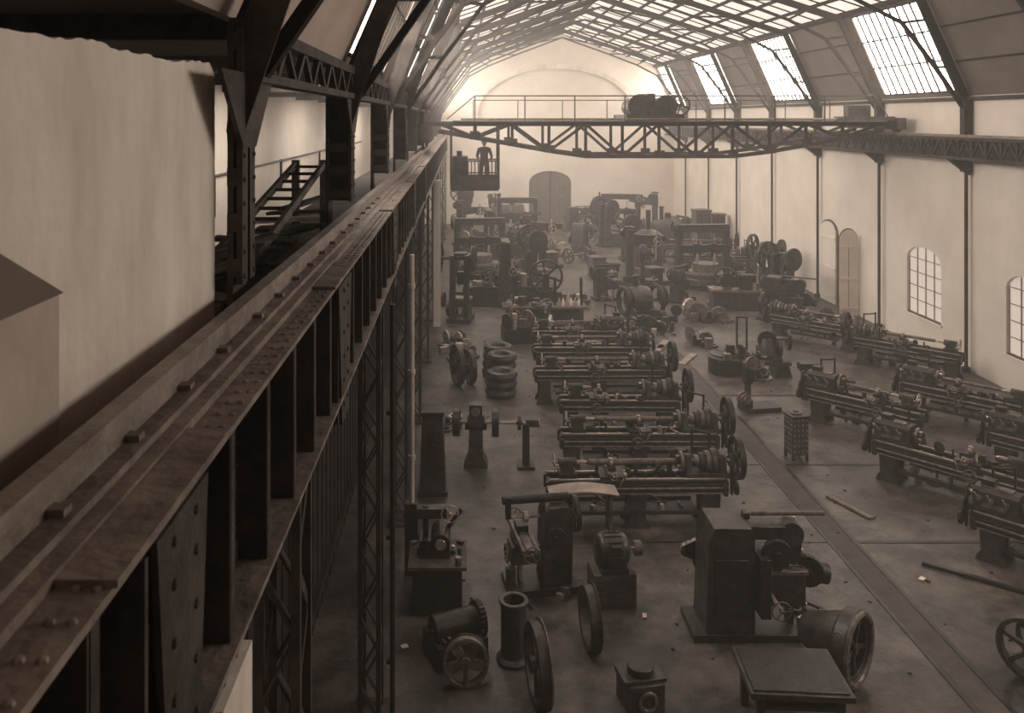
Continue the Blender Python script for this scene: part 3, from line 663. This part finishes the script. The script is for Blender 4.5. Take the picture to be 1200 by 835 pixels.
def radial(seed=0):
    m=MB(); m.box((.4,0,.1),(2.2,1.0,.2),IRON); m.cyl((-.4,0,.2),(-.4,0,2.7),.2,IRON2,n=18); m.cyl((-.4,0,.2),(-.4,0,.5),.32,IRON,n=18)
    m.prism([(-.6,1.9),(1.6,2.05),(1.6,2.3),(-.6,2.5)],-.12,.12,IRON2); m.box((.9,-.18,2.15),(.4,.2,.5),IRON); m.cyl((.9,-.25,1.2),(.9,-.25,2.6),.05,STEEL,n=10); m.hand((.9,-.4,2.1),(0,1,0),.22,STEEL)
    m.box((.9,0,.5),(.7,.7,.6),IRON2); m.box((.9,0,.82),(.75,.75,.05),DULL); m.gear((-.4,0,2.8),(0,0,1),.25,.08,IRON); m.cyl((-.4,.3,2.5),(-.4,.5,2.5),.25,IRON,n=16)
    return m
def stove():
    m=MB(); m.b2((-.2,-.2,0.12),(.2,.2,1.0),IRON2)
    for x in(-.17,.17):
        for y in(-.17,.17): m.box((x,y,.07),(.06,.06,.14),IRON)
    for i in range(4):
        for j in range(7): m.box((-.15+.1*i,-.2,.22+.12*j),(.05,.02,.06),DULL); m.box((-.2,-.15+.1*i,.22+.12*j),(.02,.05,.06),DULL)
    m.box((0,0,1.02),(.46,.46,.05),IRON); m.ring((0,0,1.06),(0,0,1),.13,.08,.05,DULL)
    return m
def put(mb,name,x,y,rz=0,z=0,bev=.008): return mb.obj(name,(x,y,z),rz,bev)
def heap(name,x,y,w,d,n,mx,seed,rz=0):
    m=MB(); clutter(m,-w/2,w/2,-d/2,d/2,0,n,random.Random(seed),mx); put(m,name,x,y,rz)

put(lathe(3.7,.9,1,True),'lathe',3.45,16.9,.02)
put(lathe(3.7,.9,2,True),'lathe',4.0,19.3,.0)
put(lathe(3.1,.95,3,True),'lathe',3.95,21.4,-.02)
put(lathe(3.8,.9,4,True),'lathe',3.9,24.1,.01)
put(lathe(3.7,.95,5,False),'lathe',4.0,26.3,.0)
put(lathe(3.2,.9,6,False,True),'lathe',3.9,28.5,.0)
for (x,y,L,sd,bx,rz) in [(12.5,30.3,3.2,11,False,-.75),(14.1,27.0,3.3,12,False,-.75),(10.3,21.8,3.0,13,True,-.8),(13.2,22.2,3.3,14,True,-.8),(10.4,18.0,3.3,15,True,-.85),(13.2,18.5,3.2,16,True,-.85),(10.5,14.6,3.2,17,True,-.85)]:
    put(lathe(L,.8,sd,not bx,bx).mirror(),'lathe',x,y,rz)
put(shaper(1),'shaping_machine',4.6,13.4,.0)
put(miller(2).mirror(),'milling_machine',1.35,14.6,.15)
put(motor(1),'electric_motor',2.5,14.15,.1)
m=MB()
m.box((0,0,.68),(1.3,1.0,.08),IRON2); m.box((0,0,.73),(1.2,.9,.02),IRON); 
for x in(-.5,.5):
    for y in(-.38,.38): m.box((x,y,.32),(.1,.1,.64),IRON)
m.box((0,0,.5),(1.1,.85,.06),IRON); put(m,'surface_plate_table',4.35,11.25,-.06)
m=MB(); m.lathe((-.4,0,.55),(1,0,-.0),[(0,.18),(.1,.25),(.55,.42),(.6,.5),(.78,.52),(.78,.42),(.6,.38),(.55,.2)],IRON2,30); m.torus((.4,0,.55),(1,0,0),.47,.045,DULL,30,8); m.wheel((.33,0,.55),(1,0,0),.42,.08,IRON,5); m.box((-.1,0,.08),(.7,.5,.16),IRON); put(m,'bevel_gear_casting',5.3,12.25,-.8)
m=MB(); m.wheel((0,0,.33),(0,1,0),.33,.12,DULL,5,.16,.26,.42); m.ring((0,.06,.33),(0,1,0),.35,.3,.03,IRON); o=put(m,'spoked_wheel',.07,12.0,.1); o.rotation_euler[0]=-.15
m=MB(); m.lathe((0,0,0),(0,0,1),[(0,.24),(.05,.26),(.1,.19),(.85,.19),(.85,.22),(.9,.22),(.9,.15),(.3,.15)],IRON2,22); put(m,'cast_cylinder',.78,12.6)
m=MB(); m.wheel((0,0,.52),(1,0,0),.52,.16,IRON2,5,.16); m.ring((.08,0,.52),(1,0,0),.56,.46,.03,DULL,30); put(m,'flanged_wheel',1.05,11.7,.15)
m=MB(); m.ring((0,0,.45),(1,0,0),.45,.36,.16,IRON2,30); m.ring((.07,0,.45),(1,0,0),.48,.38,.03,IRON,30); put(m,'wheel_tyre',1.95,12.9,.1)
m=MB(); m.b2((-.25,-.25,0),(.25,.25,.4),IRON2); m.cyl((0,0,.4),(0,0,.55),.18,IRON,n=18); m.box((0,0,.42),(.6,.4,.06),IRON2); m.ring((0,-.26,.2),(0,1,0),.14,.09,.05,DULL); put(m,'bearing_block',2.45,11.65,.2)
m=MB(); m.wheel((0,0,.45),(0,1,0),.45,.14,IRON2,6,.14); m.cyl((0,-.1,.45),(0,.7,.45),.06,IRON,n=12); m.wheel((0,.55,.38),(0,1,0),.38,.1,IRON,6); put(m,'wheel_set',8.1,12.1,-.9)
m=MB(); m.b2((-.45,-.35,0),(.35,.3,.35),IRON); m.cyl((-.4,0,.45),(.3,0,.45),.2,IRON,n=16); m.gear((.34,0,.45),(1,0,0),.27,.1,IRON,24); clutter(m,-.4,.3,-.3,.25,.35,8,random.Random(4)); put(m,'gearbox_casting',-.05,12.75,.4)
m=MB(); m.b2((-.4,-.4,0),(.4,.4,.75),IRON); m.box((0,0,.78),(.95,.9,.06),WOOD); m.box((-.05,0,.95),(.5,.35,.3),IRON2); m.cyl((.05,-.3,1.1),(.05,.25,1.1),.16,IRON,n=16); m.cyl((.05,-.32,1.1),(.05,-.3,1.1),.09,STEEL,n=14); m.cyl((-.2,0,1.1),(-.2,0,1.6),.05,IRON,n=10); m.box((-.1,0,1.5),(.5,.2,.16),IRON2); m.hand((.2,-.1,1.5),(0,1,0),.14,STEEL); m.cyl((.1,.1,1.1),(.4,.1,1.5),.04,IRON,n=8); clutter(m,-.4,.4,-.4,.4,.81,10,random.Random(5)); put(m,'bench_drill',-.38,14.1)
put(grinder(),'grinding_machine',.35,19.7,-.05)
m=MB(); m.b2((-.32,-.3,0),(.32,.3,.12),IRON); m.prism([(-.28,.12),(.28,.12),(.22,1.7),(-.22,1.7)],-.25,.25,IRON2); m.box((0,0,1.74),(.5,.6,.08),IRON); m.box((.05,-.27,.9),(.3,.03,1.0),IRON); m.hand((.1,-.33,1.2),(0,1,0),.12,IRON); put(m,'switch_cabinet',-.6,18.3)
put(stove(),'iron_stove',7.9,20.1,.15)
put(drill(1.3,1),'drilling_machine',8.05,23.4,.2)
m=MB(); m.box((0,0,.45),(2.2,1.1,.12),IRON2); 
for x in(-.9,.9): m.prism([(x-.25,0),(x+.25,0),(x+.15,.4),(x-.15,.4)],-.45,.45,IRON)
m.lathe((-.75,0,0),(0,0,1),[(0,.55),(.5,.55),(.55,.5),(.6,.5)],IRON,24)
m.lathe((.5,0,.5),(0,0,1),[(0,.35),(.3,.3),(.6,.14)],IRON2,18); m.gear((.5,0,1.05),(0,1,0),.3,.1,IRON,24); m.gear((.85,-.1,.8),(1,0,0),.25,.1,IRON,20); m.cyl((.2,0,1.1),(1.2,0,1.1),.05,DULL,n=10)
for x in(-.35,-.05): m.b2((x-.03,.28,.5),(x+.03,.34,1.7),IRON2)
m.b2((-.38,.28,1.64),(-.02,.34,1.7),IRON2); clutter(m,-.9,.9,-.5,.4,.51,24,random.Random(8),.3); m.wheel((1.15,0,1.05),(1,0,0),.3,.08,IRON,5); put(m,'gear_cutting_machine',9.1,26.8,-.1)
m=MB(); m.lathe((0,0,0),(0,0,1),[(0,.3),(.1,.3),(.16,.2),(.55,.15),(.7,.22),(.75,.22)],IRON2,18); m.box((0,0,.85),(.5,.3,.2),IRON); put(m,'anvil_stand',10.0,24.6)
m=MB()
for k in range(3): m.cyl((k*.07,-.55,.03),(k*.07-.05,.55,.03),.025,PALEW if k%2 else DULL,n=8)
put(m,'steel_rods',7.95,17.5,.35,0,0)
m=MB(); m.box((0,0,.03),(.09,1.6,.06),IRON); put(m,'floor_bar',8.9,14.8,.9,0,0)
m=MB()
for (x,y,a,l) in [(6.7,29.2,.5,1.6),(7.1,30.0,.45,1.2),(7.5,28.2,.55,1.4),(8.9,31.2,.1,1.2)]: m.box((x,y,.03),(.22,l,.06),PALEW,rz=-a)
m.obj('loose_boards')
m=MB(); m.box((0,0,.04),(.1,1.8,.08),WOOD); m.box((.7,1.0,.04),(.1,1.2,.08),WOOD); m.box((.2,-.9,.04),(1.2,.1,.08),WOOD); put(m,'timber_battens',12.0,24.9,1.2,0,0)
m=MB()
for q,(x,y) in enumerate([(0,0),(.02,.95),(-.05,1.9)]):
    for k in range((3,4,4)[q]): m.torus((x+.02*k,y,.14+.24*k),(0,0,1),.33,.13,IRON2,24,8)
put(m,'tyre_stack',1.15,24.6)
m=MB(); m.wheel((0,0,.6),(1,0,0),.6,.16,IRON,6); m.wheel((.4,0,.5),(1,0,0),.5,.14,IRON,6); m.cyl((-.2,0,.6),(.6,0,.55),.05,IRON); put(m,'spoked_wheel',-.1,25.6,.3)
m=MB(); m.b2((-.9,-.5,0),(.9,.5,.5),IRON); clutter(m,-.8,.8,-.45,.45,.5,24,random.Random(21),.4); put(m,'parts_bin',2.4,30.7,.1)
put(planer(4.8,1),'planing_machine',1.9,36.8,.0)
put(press(2.6),'punching_press',-.0,33.8,1.4)
m=MB(); m.b2((-1.5,-.45,0),(1.5,.45,.08),IRON); m.box((0,0,.8),(3.2,.9,.08),WOOD)
for x in(-1.4,0,1.4):
    for y in(-.38,.38): m.box((x,y,.4),(.1,.1,.78),WOOD)
m.box((0,.3,.45),(2.8,.06,.6),WOOD); m.b2((.35,-.1,.84),(.45,.0,1.9),IRON); m.b2((1.35,-.1,.84),(1.45,0,1.9),IRON)
for k in range(6): m.lathe((.55+.15*k,-.2,.84),(0,0,1),[(0,.05),(.2,.05),(.28,.02),(.32,.02)],PAPER if k%2 else STEEL,10)
clutter(m,-1.4,.2,-.35,.3,.84,22,random.Random(31),.3); put(m,'workbench',3.2,32.7)
put(press(2.4),'punching_press',3.6,40.5,.2); put(boring_mill(),'boring_mill',1.0,43.0,.1); put(radial(),'radial_drill',3.9,45.5,.3)
put(planer(4,2),'planing_machine',1.6,49.0,.1); put(boring_mill(),'boring_mill',3.6,54.0); put(radial(),'radial_drill',.3,53.5,.5); put(drill(2.6),'drilling_machine',2.2,58.3); put(miller(5),'milling_machine',4.9,58.5,.3); put(press(2.8),'punching_press',.3,60.3,.5); put(boiler(2.2,.7),'steam_boiler',3.4,61.8,.2)
m=MB(); m.wheel((0,0,1.15),(0,1,0),1.15,.3,IRON2,8,.14); m.cyl((0,-.4,1.15),(0,.5,1.15),.15,IRON); m.ring((0,.1,1.15),(0,1,0),1.0,.1,.05,IRON,30); put(m,'flywheel',10.3,61.5)
put(shaper(6),'shaping_machine',8.3,60.2,.2); put(miller(7),'milling_machine',8.2,56.5,.5); put(boring_mill(),'boring_mill',10.6,56.6,-.2); put(radial(),'radial_drill',13.2,59.6,2.4); put(drill(3.0),'drilling_machine',11.0,52.4,.3)
put(press(2.6),'punching_press',9.2,53.2,.5); put(boiler(2.6,.7),'steam_boiler',12.8,53.3,1.0); put(shaper(8),'shaping_machine',7.2,51.3,1.2); put(miller(8),'milling_machine',14.6,56.0,2)
m=MB()
for x in(-.65,.65): m.wheel((x,0,.42),(1,0,0),.42,.12,IRON2,6,.16)
m.cyl((-.9,0,.42),(.9,0,.42),.07,DULL); put(m,'wheel_set',6.4,47.3,.7)
m=MB(); m.wheel((0,0,.45),(1,0,0),.45,.14,IRON,6); put(m,'spoked_wheel',7.0,44.3,.9)
m=MB(); m.b2((-.35,-.35,.05),(.35,.35,1.1),WOOD)
for z in(.1,.55,1.0): m.b2((-.38,-.38,z),(.38,.38,z+.08),WOOD)
m.b2((.45,-.3,0),(1.0,.3,.8),WOOD); m.b2((.42,-.33,.7),(1.03,.33,.78),IRON); put(m,'wooden_crates',6.8,42.6,.2)
put(press(2.3),'punching_press',9.6,48.0,.1)
m=MB(); m.lathe((0,0,0),(0,0,1),[(0,.85),(.2,.85),(.25,.75),(1.7,.75),(1.75,.8),(1.85,.8),(2.1,.5),(2.2,.2)],IRON2,24); m.cyl((0,0,2.1),(0,0,3.2),.13,IRON,n=12); m.ring((.0,-.76,1.0),(0,1,0),.3,.2,.08,DULL); put(m,'vertical_boiler',9.8,44.6)
put(lathe(4.2,.95,41,True),'lathe',12.9,47.2,-.15); put(lathe(3.8,.95,42,True,True),'lathe',13.2,43.6,-.2)
m=MB(); m.b2((-.45,-.4,0),(.45,.4,2.5),WOOD); m.b2((-.42,-.42,.1),(-.02,-.4,2.4),IRON2); m.b2((.02,-.42,.1),(.42,-.4,2.4),IRON2); m.b2((-.5,-.45,2.5),(.5,.45,2.6),WOOD); put(m,'tool_cabinet',14.2,50.4,.1)
m=MB(); m.b2((-.4,-.35,0),(.4,.35,2.2),DULL); m.b2((-.36,-.37,.1),(.36,-.35,2.1),IRON2); m.b2((-.45,-.4,2.2),(.45,.4,2.28),DULL); put(m,'tool_cabinet',15.4,51.2,-.1)
put(radial(),'radial_drill',8.4,40.7,.4); put(boring_mill(),'boring_mill',11.6,40.4,.1); put(press(2.0),'punching_press',14.6,40.2,.8)
put(miller(9),'milling_machine',9.6,37.3,.8); put(drill(2.2),'drilling_machine',8.2,37.6)
m=MB(); m.b2((-1.1,-.6,0),(1.1,.6,.08),IRON); m.b2((-1.0,-.5,.08),(1.0,.5,.7),IRON2); m.box((0,0,.75),(2.2,1.1,.1),DULL); m.wheel((-.4,0,1.2),(.3,1,0),.5,.14,IRON,6); m.b2((.2,-.2,.8),(.8,.3,1.4),IRON); clutter(m,-1,1,-.5,.5,.8,18,random.Random(51),.35); put(m,'assembly_bench',11.6,36.0,-.1)
put(press(2.1),'punching_press',14.0,36.9,.5); put(shaper(12),'shaping_machine',12.8,33.6,-.6)
m=MB(); m.lathe((0,0,.75),(1,.2,0),[(-.6,.3),(-.5,.5),(0,.55),(.3,.5),(.4,.3)],IRON2,22); m.torus((-.7,-.1,.7),(1,.2,0),.5,.1,IRON); m.torus((.7,.1,.7),(1,.2,0),.55,.1,IRON); m.prism([(-.6,0),(.6,0),(.4,.5),(-.4,.5)],-.4,.4,IRON); m.gear((1.0,.2,.8),(1,.2,0),.42,.1,IRON,30); m.box((.3,-.7,.12),(1.8,.5,.24),IRON); clutter(m,-.6,1.2,-.9,-.5,.24,8,random.Random(52),.25); m.cyl((-.2,0,1.2),(-.2,0,1.7),.12,IRON2,n=12); put(m,'turbine_casing',7.2,34.2,.1)
put(miller(13),'milling_machine',6.4,37.6,.2)
for (x,y,w_,d_,n,mx,sd) in [(7.3,32.0,1.5,1.2,26,.35,53),(5.6,31.2,1.6,1.0,20,.35,54),(9.9,33.9,1.6,1.0,24,.45,55),(4.9,36.4,1.0,2.0,22,.4,56),(2.0,40.6,1.4,1.4,22,.5,57),(5.6,50.5,1.0,3.0,24,.5,58),(13.0,49.6,1.2,1.2,16,.5,59),(11.3,50.0,1.6,1.5,24,.55,60),(10.9,59.2,2.4,1.0,24,.6,61),(14.9,47.0,1.0,2.6,20,.45,62),(8.6,30.0,.9,.9,12,.3,63),(9.4,42.4,1.2,.8,16,.4,64),(-.1,29.5,1.0,3.0,24,.35,65),(.0,22.4,.8,1.2,12,.22,66),(14.3,33.0,.8,1.2,14,.3,67),(7.4,48.6,1.0,1.0,16,.4,68)]:
    heap('machine_parts_heap',x,y,w_,d_,n,mx,sd)
m=MB()
pts=[(x/10*1.3-.65, .07*math.sin(x/10*math.pi)) for x in range(11)]
m.prism(pts+[(p[0],p[1]-.02) for p in reversed(pts)],-.22,.22,PALEW)
for x in(-.55,.5): m.b2((x-.03,-.18,-.95),(x+.03,.18,-.0),WOOD)
m.obj('sheet_metal_on_trestle',(2.3,16.1,.97),.03)
m=MB(); rg=random.Random(77)
for (x,y) in [(8.0,14.8),(2.95,13.7),(-.85,12.9)]:
    m.box((x,y,.018),(rg.uniform(.06,.14),rg.uniform(.06,.12),.006),PAPER,rz=rg.uniform(0,3))
m.obj('paper_scraps')
m=MB(); rg=random.Random(78)
for _ in range(380):
    x,y=rg.uniform(-.5,15),rg.uniform(12,42); s_=rg.uniform(.015,.05); m.box((x,y,s_*.3),(s_,s_*rg.uniform(.5,2),s_*.6),rg.choice([IRON,IRON2,WOOD]),rz=rg.uniform(0,3))
m.obj('floor_debris')
m=MB()
for x in(6.95,7.45): m.b2((x-.04,YB,0),(x+.04,YF-1,.012),IRON)
for y in(16.1,19.7,24.6): m.b2((7.5,y-.05,0),(11.2,y+.05,.01),IRON)
for y in(16.1,19.7): m.b2((3.5,y-.03,0),(6.9,y+.03,.008),IRON)
m.b2((7.0,YB,0),(7.4,YF-1,.006),mat('track_bed',sp(.05),sp(.09),.8,0,3))
m.obj('floor_track')

# ---------------------------------------------------------------- world, haze, camera
wd=bpy.data.worlds.new('w'); scene.world=wd; wd.use_nodes=True; nt=wd.node_tree
nt.nodes['Background'].inputs[0].default_value=(1,.9,.8,1); nt.nodes['Background'].inputs[1].default_value=.8
vs=nt.nodes.new('ShaderNodeVolumeScatter'); vs.inputs['Density'].default_value=.0055; vs.inputs['Color'].default_value=(1,.96,.92,1)
nt.links.new(vs.outputs[0],nt.nodes['World Output'].inputs['Volume'])
cam=bpy.data.cameras.new('cam'); co=bpy.data.objects.new('camera',cam); scene.collection.objects.link(co)
co.location=(0,0,8); co.rotation_euler=(math.pi/2,0,0)
cam.sensor_width=36; cam.lens=30; cam.shift_x=.05; cam.shift_y=-.2329; cam.clip_start=.05; cam.clip_end=300
cam.dof.use_dof=True; cam.dof.focus_distance=18; cam.dof.aperture_fstop=4.0
scene.camera=co
scene.view_settings.view_transform='Standard'
scene.view_settings.look='None'
